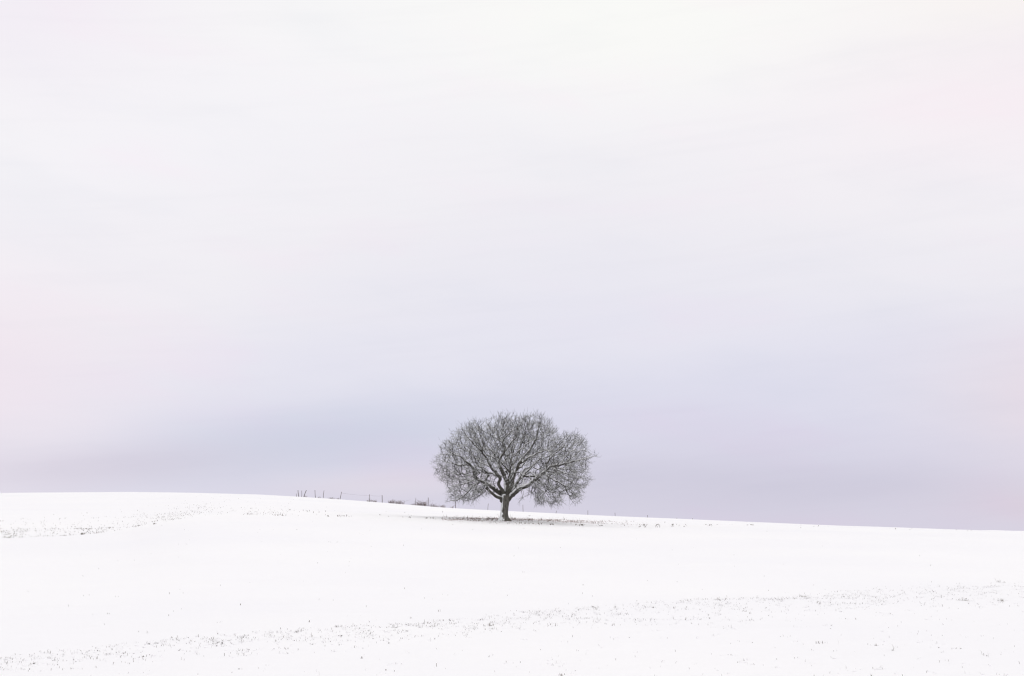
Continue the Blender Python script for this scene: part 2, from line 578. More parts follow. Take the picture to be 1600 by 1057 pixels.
# limbs: traced in the picture plane, with depth; (points x,y,depth), r0, r1, branches [...]
LIMBS = [
    dict(p=[(672, 815, 0), (640, 785, -.1), (600, 762, -.25), (560, 733, -.45), (522, 698, -.6)], r=(.20, .10), br=[
        ([(560, 733, -.45), (535, 690, -.8), (505, 660, -1.2), (450, 640, -1.8), (380, 620, -2.4)], .06, .02)]),
    dict(p=[(678, 790, 0), (640, 742, .1), (590, 702, .1), (540, 670, .1), (482, 645, .0), (440, 605, -.1), (422, 560, -.2), (395, 515, -.3), (330, 462, -.4), (262, 432, -.5), (205, 392, -.6)], r=(.20, .035), br=[
        ([(515, 656, .05), (532, 618, -.2), (550, 590, -.4), (505, 556, -.7), (462, 520, -1.0), (425, 450, -1.4), (395, 380, -1.7)], .085, .025),
        ([(438, 600, -.1), (470, 580, -.4), (505, 585, -.7), (525, 610, -1.0)], .05, .02),
        ([(482, 645, 0), (420, 690, .5), (345, 765, .8), (290, 795, .9), (232, 795, .9), (188, 812, .9)], .07, .018),
        ([(440, 605, -.1), (380, 590, .4), (300, 580, .9), (220, 560, 1.3), (150, 540, 1.6)], .07, .02),
        ([(395, 515, -.3), (300, 520, -.9), (210, 500, -1.3), (140, 480, -1.5)], .06, .018),
        ([(460, 625, 0), (380, 660, -.9), (300, 690, -1.6), (240, 705, -2.0)], .06, .018)]),
    dict(p=[(685, 775, 0), (655, 712, -.2), (630, 668, -.35), (642, 625, -.5), (608, 588, -.7), (568, 540, -.9), (540, 488, -1.1), (500, 428, -1.3), (440, 368, -1.5), (390, 315, -1.7), (345, 255, -1.8)], r=(.155, .03), br=[
        ([(500, 428, -1.3), (505, 350, -1.8), (470, 270, -2.2), (420, 190, -2.4)], .05, .018),
        ([(568, 540, -.9), (480, 490, -.2), (410, 430, .5), (330, 370, 1.2), (250, 320, 1.6)], .06, .02)]),
    dict(p=[(695, 760, .05), (703, 700, -.05), (695, 640, -.1), (662, 580, -.25), (640, 530, -.35), (632, 495, -.4), (652, 448, -.5), (682, 402, -.6), (662, 340, -.7), (682, 298, -.8), (730, 255, -.9), (790, 215, -1.0)], r=(.175, .03), br=[
        ([(682, 402, -.6), (735, 342, -.9), (775, 280, -1.1), (780, 200, -1.2), (760, 130, -1.3)], .07, .02),
        ([(632, 495, -.4), (590, 448, -.2), (530, 428, .1), (490, 360, .4), (440, 300, .8)], .075, .022),
        ([(662, 340, -.7), (610, 290, -.3), (570, 220, .2), (530, 150, .6)], .055, .018)]),
    dict(p=[(700, 750, .1), (728, 645, .3), (736, 575, .5), (746, 510, .7), (702, 438, .9), (690, 370, 1.1), (640, 280, 1.4), (600, 190, 1.6)], r=(.125, .025), br=[
        ([(746, 510, .7), (790, 420, 1.2), (820, 320, 1.6), (850, 200, 1.9), (870, 120, 2.0)], .07, .02)]),
    dict(p=[(702, 755, 0), (742, 660, -.2), (766, 578, -.4), (800, 502, -.6), (832, 458, -.7), (890, 390, -.9), (930, 310, -1.1), (960, 220, -1.2), (980, 140, -1.3)], r=(.165, .028), br=[
        ([(800, 505, -.6), (862, 468, -.9), (922, 435, -1.2), (1000, 416, -1.4), (1062, 398, -1.5), (1120, 340, -1.6)], .085, .022),
        ([(782, 545, -.5), (822, 515, .1), (852, 470, .5), (885, 380, 1.0), (940, 290, 1.5), (1000, 210, 1.8)], .075, .02)]),
    dict(p=[(705, 770, 0), (768, 682, .25), (800, 612, .4), (812, 588, .45), (840, 602, .5), (892, 600, .55), (950, 590, .6), (1002, 566, .7), (1080, 560, 1.0), (1160, 580, 1.4), (1250, 610, 1.8)], r=(.12, .025), br=[
        ([(808, 592, .45), (842, 545, .3), (895, 520, .2), (902, 480, .1), (912, 440, 0), (960, 380, 0)], .065, .02),
        ([(895, 520, .2), (942, 545, .2), (992, 556, .1), (1060, 520, 0), (1130, 450, 0)], .045, .018),
        ([(878, 602, .5), (918, 660, .1), (960, 710, -.2), (1000, 738, -.4), (1060, 790, -.5)], .055, .018),
        ([(930, 594, .6), (980, 650, 1.2), (1030, 720, 1.6), (1060, 800, 1.8)], .05, .018)]),
    dict(p=[(690, 812, 0), (738, 762, -.05), (790, 716, -.1), (860, 686, -.2), (920, 640, -.3), (980, 592, -.4), (1020, 556, -.45), (1062, 532, -.5), (1130, 522, -.6), (1205, 498, -.7), (1300, 478, -.8), (1395, 450, -.9)], r=(.205, .03), br=[
        ([(1016, 560, -.45), (1030, 502, -.6), (1060, 450, -.8), (1105, 412, -.9), (1165, 350, -1.0), (1200, 280, -1.0)], .08, .02),
        ([(1000, 575, -.4), (1062, 632, -.8), (1130, 664, -1.1), (1170, 710, -1.2), (1202, 772, -1.3), (1240, 838, -1.3)], .075, .02),
        ([(1060, 535, -.5), (1135, 572, -1.2), (1220, 610, -1.8), (1310, 650, -2.1)], .06, .018),
        ([(1130, 522, -.6), (1200, 430, -.2), (1260, 370, .2), (1300, 310, .4)], .055, .018),
        ([(1010, 570, -.42), (1030, 650, -1.4), (1050, 730, -1.9), (1090, 810, -2.1)], .055, .018),
        ([(1062, 540, -.5), (1130, 590, .2), (1210, 640, .6), (1290, 690, .8), (1335, 690, .8)], .055, .018),
        ([(1062, 532, -.5), (1150, 545, .4), (1250, 560, .9), (1320, 575, 1.2)], .055, .018),
        ([(1130, 522, -.6), (1220, 470, -1.4), (1300, 410, -1.8), (1360, 430, -1.9)], .05, .018),
        ([(790, 716, -.1), (830, 730, -.5), (825, 780, -.7), (800, 812, -.8)], .025, .012)]),
    dict(p=[(694, 770, .2), (690, 690, .9), (670, 600, 1.7), (640, 500, 2.6), (600, 400, 3.4), (560, 320, 4.0), (530, 240, 4.3)], r=(.15, .03), br=[
        ([(670, 600, 1.7), (560, 560, 2.6), (440, 520, 3.4), (340, 480, 3.9)], .08, .02),
        ([(640, 500, 2.6), (720, 400, 3.4), (780, 280, 3.9), (800, 180, 4.0)], .07, .02)]),
    dict(p=[(700, 770, .2), (750, 690, .9), (820, 600, 1.8), (900, 510, 2.8), (980, 430, 3.5), (1050, 350, 4.0)], r=(.14, .03), br=[
        ([(820, 600, 1.8), (930, 580, 2.8), (1050, 560, 3.4), (1160, 560, 3.8)], .07, .02)]),
    dict(p=[(694, 765, -.2), (702, 690, -.9), (720, 590, -1.8), (735, 480, -2.8), (745, 380, -3.5), (760, 280, -3.9)], r=(.10, .025), br=[
        ([(720, 590, -1.8), (640, 500, -2.8), (560, 420, -3.5), (480, 360, -3.9)], .06, .018),
        ([(735, 480, -2.8), (830, 400, -3.5), (920, 330, -3.8)], .055, .018)]),
]
seed_P, seed_R = [], []
seed_D = []


def limb_line(pts, r0, r1, step=0.12, jit=0.014):
    P = catmull(T(pts), step)
    n = len(P)
    w = np.sin(np.linspace(0, math.pi, n))[:, None]
    arc = np.arange(n) * step
    kink = np.stack([vnoise(arc / 0.45, arc * 0 + rng.uniform(0, 200), 90 + c) for c in range(3)], -1)
    P = P + (rng.normal(0, jit, (n, 3)) + kink * (0.075 if r0 < 0.1 else 0.055)) * np.minimum(1, w * 3)
    s = np.linspace(0, 1, n)
    R = 0.010 + (r0 - 0.010) * (1 - s) ** 0.85
    if pts[-1][:2] == (522, 698):
        R = np.maximum(R, 0.10)
    R = R * (1 + 0.07 * np.sin(s * 23 + rng.uniform(0, 6)) + rng.normal(0, 0.03, n))
    return P, R


def snow_strip(P, R):
    """lumpy ridge of snow lying along the top of a limb"""
    out = []
    d = unit(np.gradient(P, axis=0))
    ok = (np.abs(d[:, 2]) < 0.88) & (R > 0.014)
    g = vnoise(np.arange(len(P)) / 4.0, np.full(len(P), rng.uniform(0, 90)), 21)
    ok &= g > -0.75
    i = 0
    while i < len(P):
        if ok[i]:
            j = i
            while j + 1 < len(P) and ok[j + 1]:
                j += 1
            if j - i >= 3:
                Q = P[i:j + 1].copy()
                rr = R[i:j + 1]
                flat = np.sqrt(np.clip(1 - d[i:j + 1, 2] ** 2, 0, 1))
                w = np.clip(np.minimum(np.arange(j - i + 1), np.arange(j - i + 1)[::-1]) / 2.0, 0.15, 1)
                Q[:, 2] += rr * 0.80
                Q[:, 0] -= rr * 0.25
                Q[:, 1] -= rr * 0.25
                out.append(tube(Q, (rr * 0.50 * flat + 0.012) * w * (1 + rng.normal(0, 0.12, len(rr))), 6))
            i = j + 1
        else:
            i += 1
    return out


for L in LIMBS:
    P, R = limb_line(L['p'], *L['r'])
    limb = mesh_obj('limb', *tube(P, R, 10, 0.03, rng), M_LIMB, tree)
    caps = snow_strip(P, R)
    seed_P.append(P[len(P) // 4:]); seed_R.append(R[len(P) // 4:]); seed_D.append(unit(np.gradient(P, axis=0))[len(P) // 4:])
    for pts, r0, r1 in L['br']:
        P, R = limb_line(pts, r0, r1)
        mesh_obj('branch', *tube(P, R, 8, 0.03, rng), M_LIMB, limb)
        caps += snow_strip(P, R)
        seed_P.append(P); seed_R.append(R); seed_D.append(unit(np.gradient(P, axis=0)))
    if caps:
        mesh_obj('lying_snow', *join(caps), M_CAP, limb)['kind'] = 'stuff'

# crown envelope
OUT = np.array([(95, 560), (100, 490), (150, 425), (140, 360), (155, 300), (215, 275), (285, 195), (340, 165), (385, 125), (450, 135), (520, 140),
                (600, 112), (630, 85), (700, 75), (760, 90), (830, 75), (885, 70), (960, 85), (1035, 95), (1050, 145), (1105, 180), (1130, 232),
                (1180, 212), (1250, 222), (1295, 260), (1340, 310), (1345, 350), (1400, 410), (1430, 445), (1390, 495), (1345, 510), (1340, 570),
                (1375, 640), (1360, 690), (1310, 720), (1288, 770), (1295, 815), (1245, 850), (1205, 800), (1175, 735), (1155, 790), (1165, 838),
                (1080, 838), (990, 835), (915, 832), (900, 775), (885, 725), (860, 765), (830, 815), (780, 820), (765, 772), (750, 735), (690, 715),
                (600, 735), (560, 770), (520, 740), (475, 790), (420, 812), (350, 818), (300, 800), (185, 815), (215, 770), (215, 700), (130, 615)], float)


OUT[:, 0] += np.interp(OUT[:, 0], [95, 300, 1100, 1430], [-14, 0, 0, 30])


def inside(px, py, poly):
    x, y = poly[:, 0], poly[:, 1]
    x2, y2 = np.roll(x, -1), np.roll(y, -1)
    c = np.zeros(len(px), bool)
    for a, bb, c2, d in zip(x, y, x2, y2):
        if bb == d:
            continue
        cond = ((bb > py) != (d > py)) & (px < (c2 - a) * (py - bb) / (d - bb) + a)
        c ^= cond
    return c


def inside_eroded(px, py):
    ok = inside(px, py, OUT)
    for k in range(8):
        ev = np.where(py < 400, 44.0, np.where(py < 520, 28.0, 10.0))
        ok &= inside(px + 20.0 * math.cos(k * math.pi / 4), py + ev * math.sin(k * math.pi / 4), OUT)
    return ok


CL_C = np.random.default_rng(77).uniform([-7, -6.5, 0.5], [9, 6.5, 10], (900, 3))


def clumpy(P):
    """0..1 density: leafless sprays gather round scattered centres with gaps between"""
    d = np.full(len(P), 1e9)
    for q in range(0, len(CL_C), 100):
        d = np.minimum(d, ((P[:, None] - CL_C[None, q:q + 100]) ** 2).sum(-1).min(1))
    return np.clip(1.15 - np.sqrt(d) / 0.78, 0.25, 1)


def sample_crown(n):
    acc = []
    tot = 0
    while tot < n:
        m = 20000
        px = rng.uniform(75, 1465, m)
        py = rng.uniform(70, 850, m)
        ok = inside_eroded(px, py)
        x = (px - 740) * K
        z = (965 - py) * K
        hw = np.interp(z, np.array([965 - 850, 965 - 700, 965 - 520, 965 - 300, 965 - 130, 965 - 70]) * K, [5.2, 6.2, 6.7, 6.2, 4.2, 2.0])
        D = np.sqrt(np.clip(hw ** 2 - x ** 2, 0.25, None)) * 0.92
        D = np.maximum(D, 0.8)
        y = rng.uniform(-1, 1, m) * 6.2
        ok &= np.abs(y) < D
        r3 = np.sqrt((x / 6.9) ** 2 + (y / 6.2) ** 2 + (np.clip(z - 1.6, 0, None) / 7.6) ** 2)
        p = np.clip((r3 - 0.22) / 0.5, 0.05, 1) ** 1.3
        # open lower middle where the limbs show
        q = np.exp(-(((px - 700) / 200) ** 2 + ((py - 640) / 105) ** 2))
        p = p * (1 - 0.93 * q)
        q = np.exp(-(((px - 935) / 70) ** 2 + ((py - 520) / 45) ** 2))
        p = p * (1 - 0.85 * q)
        p = np.where((py > 600) & (np.abs(px - 720) > 190), np.maximum(p, 0.95), p)
        p = np.where(y < -1.2, p * 0.6, p)
        low = (py > 715) & (px > 520) & (px < 890)
        p = np.where(low, p * 0.5, p)
        p = p * clumpy(np.stack([x, y, z], -1))
        ok &= rng.uniform(0, 1, m) < p
        acc.append(np.stack([(px - 672) * K, y, z], -1)[ok])
        tot += ok.sum()
    return np.concatenate(acc)[:n]


# secondary branches: each target joins the limb system by the shortest way that also keeps
# its path to the trunk short, so sprays radiate outward and fork like a real crown
NT = 5400
A = sample_crown(NT)
root_p = np.array([0.15, 0.0, 2.1])
A = A[np.argsort(np.linalg.norm(A - root_p, axis=1) + rng.normal(0, 0.35, NT))]
NP_ = np.concatenate(seed_P)
nseed = len(NP_)
MAXN = 60000
node = np.zeros((MAXN, 3))
ndir = np.zeros((MAXN, 3))
plen = np.zeros(MAXN)
node[:nseed] = NP_
ndir[:nseed] = np.concatenate(seed_D)
plen[:nseed] = np.linalg.norm(NP_ - root_p, axis=1) * 1.08
plen[:nseed] += np.where(np.concatenate([np.full(len(q), q.max()) for q in seed_R]) < 0.032, 6.0, 0.0)   # weak shoots carry no big sprays
par = np.full(MAXN, -1)
cnt = nseed
STEP, BF = 0.16, 0.22
for tgt in A:
    dv = tgt - node[:cnt]
    dd = np.sqrt((dv ** 2).sum(1))
    turn = 1 - (dv * ndir[:cnt]).sum(1) / (dd + 1e-6)
    cost = dd * (1 + 0.16 * turn) + BF * plen[:cnt]
    k = int(cost.argmin())
    D = dd[k]
    if D < 0.12 or cnt > MAXN - 60:
        continue
    m = max(1, int(round(D / STEP)))
    c1 = node[k] + ndir[k] * D * 0.38 + rng.normal(0, 0.14 * D, 3)
    sag = rng.normal(0, 0.03, 3) * D
    prev = k
    for q in range(1, m + 1):
        w = q / m
        pnt = (1 - w) ** 2 * node[k] + 2 * w * (1 - w) * c1 + w * w * tgt + (rng.normal(0, 0.016, 3) if q < m else 0)
        node[cnt] = pnt
        dq = pnt - node[prev]
        L_ = np.linalg.norm(dq) + 1e-6
        ndir[cnt] = dq / L_
        plen[cnt] = plen[prev] + L_
        par[cnt] = prev
        prev = cnt
        cnt += 1
node = node[:cnt]
par = par[:cnt]
# pipe model radii for the colonised part
EXPN = 2.2
acc = np.zeros(cnt)
leafr = 0.0085
nch = np.bincount(par[nseed:], minlength=cnt)
for i in range(cnt - 1, nseed - 1, -1):
    if acc[i] == 0:
        acc[i] = leafr ** EXPN
    acc[par[i]] += acc[i]
rr = np.minimum(acc ** (1 / EXPN), 0.06)
i = np.arange(nseed, cnt)
p = par[i]
r_par = np.where(p < nseed, rr[i], np.minimum(rr[p], rr[i] * 1.35))
P2 = np.stack([node[p], node[i]], 1)
d = unit(P2[:, 1] - P2[:, 0])
P2[:, 1] += d * 0.012
crown = mesh_obj('crown', *chains(P2, np.stack([r_par, rr[i]], -1), 5), M_TWIG, tree)
crown['kind'] = 'stuff'
print('tree nodes', nseed, cnt, 'terminals', int((nch[nseed:cnt] == 0).sum()))

# twigs along the fine branches
tree_c = np.array([0.7, 0.0, 3.0])


def grow_twigs(org, base_dir, L, r0, K_=4, wig=0.20, up=0.03):
    n = len(org)
    out = unit(org - tree_c)
    dr = unit(unit(base_dir) + 0.22 * out)
    hgt = np.clip((org[:, 2] - 3.2) / 3.0, -1, 1)
    pts = [org]
    for k in range(K_ - 1):
        trop = np.zeros((n, 3))
        trop[:, 2] = np.where(hgt > 0, up * hgt, 0.13 * hgt)
        dr = unit(dr + rng.normal(0, wig, (n, 3)) + trop + 0.08 * out)
        pts.append(pts[-1] + dr * (L / (K_ - 1))[:, None])
    P = np.stack(pts, 1)
    R = r0[:, None] * np.linspace(1, 0.42, K_)[None]
    return P, R


term = i[nch[i] == 0]
fine = i[(rr[i] < 0.030) & (rng.uniform(0, 1, len(i)) < 0.85)]
dirn = ndir[:cnt]


def sided(d, ang):
    """directions leaving d at about the given angle, at random round it"""
    rnd = rng.normal(0, 1, d.shape)
    per = unit(rnd - d * (rnd * d).sum(1, keepdims=True))
    return d * np.cos(ang)[:, None] + per * np.sin(ang)[:, None]


nt_, nf_ = len(term), len(fine)
org = np.concatenate([node[term], node[term], node[term], node[fine], node[fine]])
bd = np.concatenate([dirn[term], sided(dirn[term], rng.uniform(.35, .8, nt_)), sided(dirn[term], rng.uniform(.4, .9, nt_)),
                     sided(dirn[fine], rng.uniform(.6, 1.3, nf_)), sided(dirn[fine], rng.uniform(.6, 1.5, nf_))])
L = np.concatenate([rng.uniform(0.25, 0.55, nt_), rng.uniform(0.2, 0.45, nt_), rng.uniform(0.15, 0.4, nt_), rng.uniform(0.12, 0.45, nf_), rng.uniform(0.10, 0.35, nf_)])
L[:nt_] *= np.where(rng.uniform(0, 1, nt_) < 0.20, rng.uniform(1.3, 2.0, nt_), 1.0)
P, R = grow_twigs(org, bd, L, rng.uniform(0.0052, 0.0086, len(org)))
# twiglets off the twigs
sel = rng.uniform(0, 1, len(P)) < 0.6
Q = P[sel]
f = rng.uniform(0.3, 0.9, len(Q)) * (P.shape[1] - 1)
k0 = f.astype(int)
o2 = Q[np.arange(len(Q)), k0] + (Q[np.arange(len(Q)), k0 + 1] - Q[np.arange(len(Q)), k0]) * (f - k0)[:, None]
b2 = unit(Q[:, -1] - Q[:, 0]) * 0.8 + rng.normal(0, 0.55, (len(Q), 3))
P_b, R_b = grow_twigs(o2, b2, rng.uniform(0.10, 0.30, len(Q)), rng.uniform(0.0055, 0.0085, len(Q)), 3)
tw = join([chains(P, R, 3), chains(P_b, R_b, 3)])
twigs = mesh_obj('twigs', *tw, M_TWIG, crown)
twigs['kind'] = 'stuff'
print('twigs', len(P), len(P_b), 'faces', len(tw[1]))

# ---------------------------------------------------------------- fence posts along the ridge
FENCE_Y = np.array([(440, 252), (540, 256), (700, 262), (820, 262), (920, 262), (1100, 262)], float)
POSTS = [  # px of foot, px of top, row of top, radius, label
    (463.0, 462.6, 771.5, .045, 'short broken stake at the far left end of the fence line'),
    (466.4, 465.6, 766.3, .075, 'thick upright post near the left end, just right of a broken stake'),
    (471.0, 471.6, 766.8, .050, 'thin upright post between the thick post and the strongly leaning post'),
    (474.2, 478.6, 766.0, .075, 'post leaning strongly to the right near the left end of the fence'),
    (492.6, 492.0, 766.0, .060, 'upright post standing alone just right of the leftmost post cluster'),
    (504.6, 506.3, 766.6, .055, 'slightly bent post, second to the right of the leftmost cluster'),
    (531.2, 533.6, 768.8, .060, 'right-leaning post alone in the wide gap left of the low shrubs'),
    (577.4, 577.4, 772.8, .055, 'upright post with a small bramble growing round its foot'),
    (597.0, 597.2, 774.0, .075, 'pale sturdy post between two bramble shrubs left of the tree'),
    (649.4, 649.6, 778.2, .045, 'thin post rising from the left side of the densest bramble shrub'),
    (669.2, 669.0, 777.8, .070, 'pale sturdy post at the right end of the densest bramble shrub'),
    (711.8, 711.8, 781.5, .065, "post below the tip of the tree's lowest left branch"),
    (762.0, 763.0, 787.0, .050, 'post seen just left of the tree trunk, beneath the crown'),
    (817.2, 817.2, 788.8, .050, 'post seen just right of the tree trunk, beneath the crown'),
    (867.2, 869.6, 798.2, .050, 'short leaning post under the right side of the crown'),
    (918.6, 918.6, 797.8, .050, 'post just right of the crown, half sunk behind the ridge'),
    (961.2, 961.0, 801.2, .050, 'second post right of the crown, only its upper half showing'),
    (1011.8, 1011.8, 804.8, .050, 'third post right of the crown, a short tip above the ridge'),
    (1057.5, 1057.5, 809.3, .060, 'barely visible post tip, second from the right end of the fence'),
    (1082.0, 1082.0, 810.3, .060, 'barely visible post tip, rightmost of the fence line'),
]
tops = {}
for pf, pt, row, r, lab in POSTS:
    Yf = float(np.interp(pf, FENCE_Y[:, 0], FENCE_Y[:, 1])) + rng.uniform(-0.6, 0.6)
    f0 = pix(pf, 790, Yf)
    f0[2] = height(f0[0], f0[1])
    tpnt = pix(pt, row, Yf + rng.uniform(-0.15, 0.15))
    hh = tpnt[2] - f0[2]
    s = np.linspace(-0.12, 1, 9)
    Pp = (tpnt - f0)[None] * s[:, None]
    Pp[:, 0] += 0.015 * np.sin(s * 5 + pf)
    Rp = 0.75 * r * (1.08 - 0.16 * np.clip(s, 0, 1)) * (1 + rng.normal(0, 0.03, 9))
    Vv, Ff = tube(Pp, Rp, 8, 0.05, rng)
    Vv[-8:, 2] += rng.uniform(-1, 1) * (Vv[-8:, 0] - Vv[-8:, 0].mean()) * 0.5       # slanted sawn top
    po = empty('fence_post', f0)
    mesh_obj('stake', Vv, Ff, M_POST, po)
    cp = np.array([Pp[-1] + [0, 0, 0.0], Pp[-1] + [0, 0, 0.02], Pp[-1] + [0, 0, 0.04]])
    mesh_obj('snow_cap', *tube(cp, [r * 0.70, r * 0.62, r * 0.25], 8), M_CAP, po)
    tag(po, lab, 'fence post', 'old wooden fence posts along the ridge')
    tops[pf] = (f0, tpnt)
    print('post', pf, 'height %.2f' % hh)


def wire(pa, pb, fa, label):
    a = tops[pa][0] + (tops[pa][1] - tops[pa][0]) * fa
    c = tops[pb][0] + (tops[pb][1] - tops[pb][0]) * fa
    s = np.linspace(0, 1, 17)
    Q = a + (c - a) * s[:, None]
    Q[:, 2] -= 0.10 * 4 * s * (1 - s)
    o = mesh_obj('fence_wire', *tube(Q, np.full(17, 0.007), 4), M_WIRE)
    tag(o, label, 'wire', 'slack wires of the old fence')


wire(577.4, 597.0, 0.9, 'slack wire strung between the two upright posts left of the shrubs')
wire(531.2, 577.4, 0.85, 'long slack wire from the right-leaning post to the post in the bramble')

# ---------------------------------------------------------------- bramble shrubs by the fence
def shrub(px0, px1, htop, dens, label, seed, yoff=-2.0):
    r = np.random.default_rng(seed)
    pc = (px0 + px1) / 2
    Yf = float(np.interp(pc, FENCE_Y[:, 0], FENCE_Y[:, 1])) + yoff
    Yf = float(np.interp(pix(pc, 790, 1.0)[0], _u, _yr)) + 1.5
    c = pix(pc, 790, Yf)
    c[2] = height(c[0], c[1])
    half = (px1 - px0) / 2 * Yf / FENCE_SCALE
    root = empty('bramble_shrub', c)
    n = max(8, int(0.42 * dens * (px1 - px0)))
    ox = r.uniform(-0.85, 0.85, n) * half
    oy = r.normal(0, 0.5, n)
    oz = height(c[0] + ox, c[1] + oy) - c[2] - 0.03
    O = np.stack([ox, oy, oz], -1)
    hump = 0.45 + 0.55 * np.clip(vnoise(ox / 0.8 + seed * 3.1, ox * 0 + seed, 31) * 0.5 + 0.6, 0, 1)
    hump = hump * np.sqrt(np.clip(1 - (ox / half / 1.05) ** 2, 0.08, 1))
    hh = 1.35 * htop * Yf / FENCE_SCALE * hump * r.uniform(0.35, 1.0, n) * np.where(r.uniform(0, 1, n) < 0.12, 1.5, 1.0)
    lean = r.normal(0, 0.8, (n, 2))
    pts = []
    for s in (0, .25, .5, .75, 1.0):
        q = O.copy()
        q[:, 0] += lean[:, 0] * hh * s ** 1.3 + r.normal(0, 0.02, n)
        q[:, 1] += lean[:, 1] * hh * s ** 1.3 + r.normal(0, 0.02, n)
        q[:, 2] += hh * (s * 1.35 - 0.35 * s ** 2.2) + r.normal(0, 0.015, n)
        pts.append(q)
    P = np.stack(pts, 1)
    R = r.uniform(0.010, 0.022, n)[:, None] * np.array([1, .9, .8, .65, .5])[None]
    mesh_obj('stems', *chains(P, R, 4), M_SHRUB, root)['kind'] = 'stuff'
    k = r.integers(1, 4, n * 3)
    src = np.tile(np.arange(n), 3)
    o2 = P[src, k]
    d2 = unit(P[src, k + 1] - P[src, k]) * 0.6 + r.normal(0, 0.6, (n * 3, 3))
    L2 = r.uniform(0.12, 0.32, n * 3)
    m1 = o2 + unit(d2) * (L2 * 0.5)[:, None]
    m2 = m1 + unit(d2 + r.normal(0, 0.3, d2.shape) - [0, 0, 0.15]) * (L2 * 0.5)[:, None]
    tw_ = mesh_obj('side_twigs', *chains(np.stack([o2, m1, m2], 1), r.uniform(0.007, 0.012, n * 3)[:, None] * np.array([1, .8, .5])[None], 3), M_SHRUB, root)
    tw_['kind'] = 'stuff'
    tag(root, label, 'shrub', 'low brambles along the fence')


FENCE_SCALE = FOC
shrub(572, 589, 4.2, 5, 'small low bramble round the foot of an upright fence post', 41)
shrub(606, 617, 7.0, 9, 'rounded bramble shrub, left one of the touching pair between the posts', 42)
shrub(617, 632, 6.2, 8, 'sprawling bramble shrub, right one of the touching pair between the posts', 43)
shrub(642, 652, 4.0, 6, 'thin low bramble on the left flank of the densest shrub', 44)
shrub(650, 669, 8.0, 11, 'densest and darkest bramble shrub between two close fence posts', 45)
shrub(671, 686, 6.0, 7, 'bramble shrub just right of the pale post at the densest shrub', 46)
shrub(686, 697, 4.6, 5, 'small sparse bramble, rightmost shrub before the tree', 47)
shrub(703, 709, 4.8, 4, "tiny upright bramble beside the post below the tree's lowest branch", 48)
shrub(496, 500, 2.6, 3, 'tiny dry weed at the foot of the lone upright left post', 49)
shrub(513, 523, 3.0, 4, 'low dry weed patch between the bent post and the right-leaning post', 50)
shrub(476, 479, 4.0, 5, 'small dry weed under the strongly leaning post', 51)
shrub(526, 530, 2.0, 4, 'tiny weed left of the foot of the right-leaning post', 52)

# ---------------------------------------------------------------- grass and litter through the snow
def blades(O, H, Wd, r, lean=0.6):
    """each blade: a bent, folded strip (two quads with a crease)"""
    n = len(O)
    az_ = r.uniform(0, 2 * math.pi, n)
    d = np.stack([np.cos(az_), np.sin(az_), np.zeros(n)], -1)
    s = np.stack([-np.sin(az_), np.cos(az_), np.zeros(n)], -1)
    ln = np.abs(r.normal(0, lean, n))[:, None]
    up = np.array([[0, 0, 1.0]])
    H = H[:, None]
    Wd = Wd[:, None]
    a0 = O - up * 0.03
    m = O + (up * 0.6 + d * ln * 0.35) * H
    tpt = O + (up * (1.0 - 0.35 * np.minimum(ln, 1.4)) + d * ln) * H
    V = np.stack([a0 - s * Wd, a0 + s * Wd, m - s * Wd * 0.8, m + s * Wd * 0.8, tpt - s * Wd * 0.15, tpt + s * Wd * 0.15], 1)
    i6 = (np.arange(n) * 6)[:, None]
    F = np.concatenate([i6 + [[0, 1, 3, 2]], i6 + [[2, 3, 5, 4]]])
    return V.reshape(-1, 3), F


def crumbs(O, S, r):
    """flattened irregular clods / leaf scraps: squashed octahedra"""
    n = len(O)
    base = np.array([(1, 0, 0), (0, 1, 0), (-1, 0, 0), (0, -1, 0), (0, 0, .55), (0, 0, -.5)], float)
    J = base[None] * (1 + r.normal(0, 0.3, (n, 6, 1))) * S[:, None, None]
    a = r.uniform(0, 6.28, n)
    ca, sa = np.cos(a)[:, None], np.sin(a)[:, None]
    x = J[..., 0] * ca - J[..., 1] * sa
    y = J[..., 0] * sa + J[..., 1] * ca
    V = np.stack([x, y, J[..., 2]], -1) + O[:, None, :]
    f = np.array([(0, 1, 4), (1, 2, 4), (2, 3, 4), (3, 0, 4), (1, 0, 5), (2, 1, 5), (3, 2, 5), (0, 3, 5)])
    F = (np.arange(n) * 6)[:, None, None] + f[None]
    return V.reshape(-1, 3), F.reshape(-1, 3)


def leaves(O, S, r):
    """curled pointed leaf blades lying in the snow (two creased halves)"""
    n = len(O)
    base = np.array([(-1, 0, 0), (0, -.45, .28), (1, 0, 0.1), (0, .45, .28), (0, 0, .05)], float)
    J = base[None] * S[:, None, None] * (1 + r.normal(0, 0.15, (n, 5, 1)))
    a = r.uniform(0, 6.28, n)
    tl = r.normal(0, 0.7, n)
    y1 = J[..., 1] * np.cos(tl)[:, None] - J[..., 2] * np.sin(tl)[:, None]
    z1 = J[..., 1] * np.sin(tl)[:, None] + J[..., 2] * np.cos(tl)[:, None]
    ca, sa = np.cos(a)[:, None], np.sin(a)[:, None]
    V = np.stack([J[..., 0] * ca - y1 * sa, J[..., 0] * sa + y1 * ca, z1], -1) + O[:, None, :]
    f = np.array([(0, 1, 4), (1, 2, 4), (2, 3, 4), (3, 0, 4)])
    return V.reshape(-1, 3), ((np.arange(n) * 5)[:, None, None] + f[None]).reshape(-1, 3)


FG = np.array([(-300, 1045), (0, 1021), (120, 1014), (270, 1000), (400, 993), (530, 984), (600, 979), (700, 968), (800, 958), (930, 949), (1000, 942),
               (1120, 934), (1250, 925), (1400, 917), (1565, 909), (1600, 908), (1900, 892)], float)
r = np.random.default_rng(5)


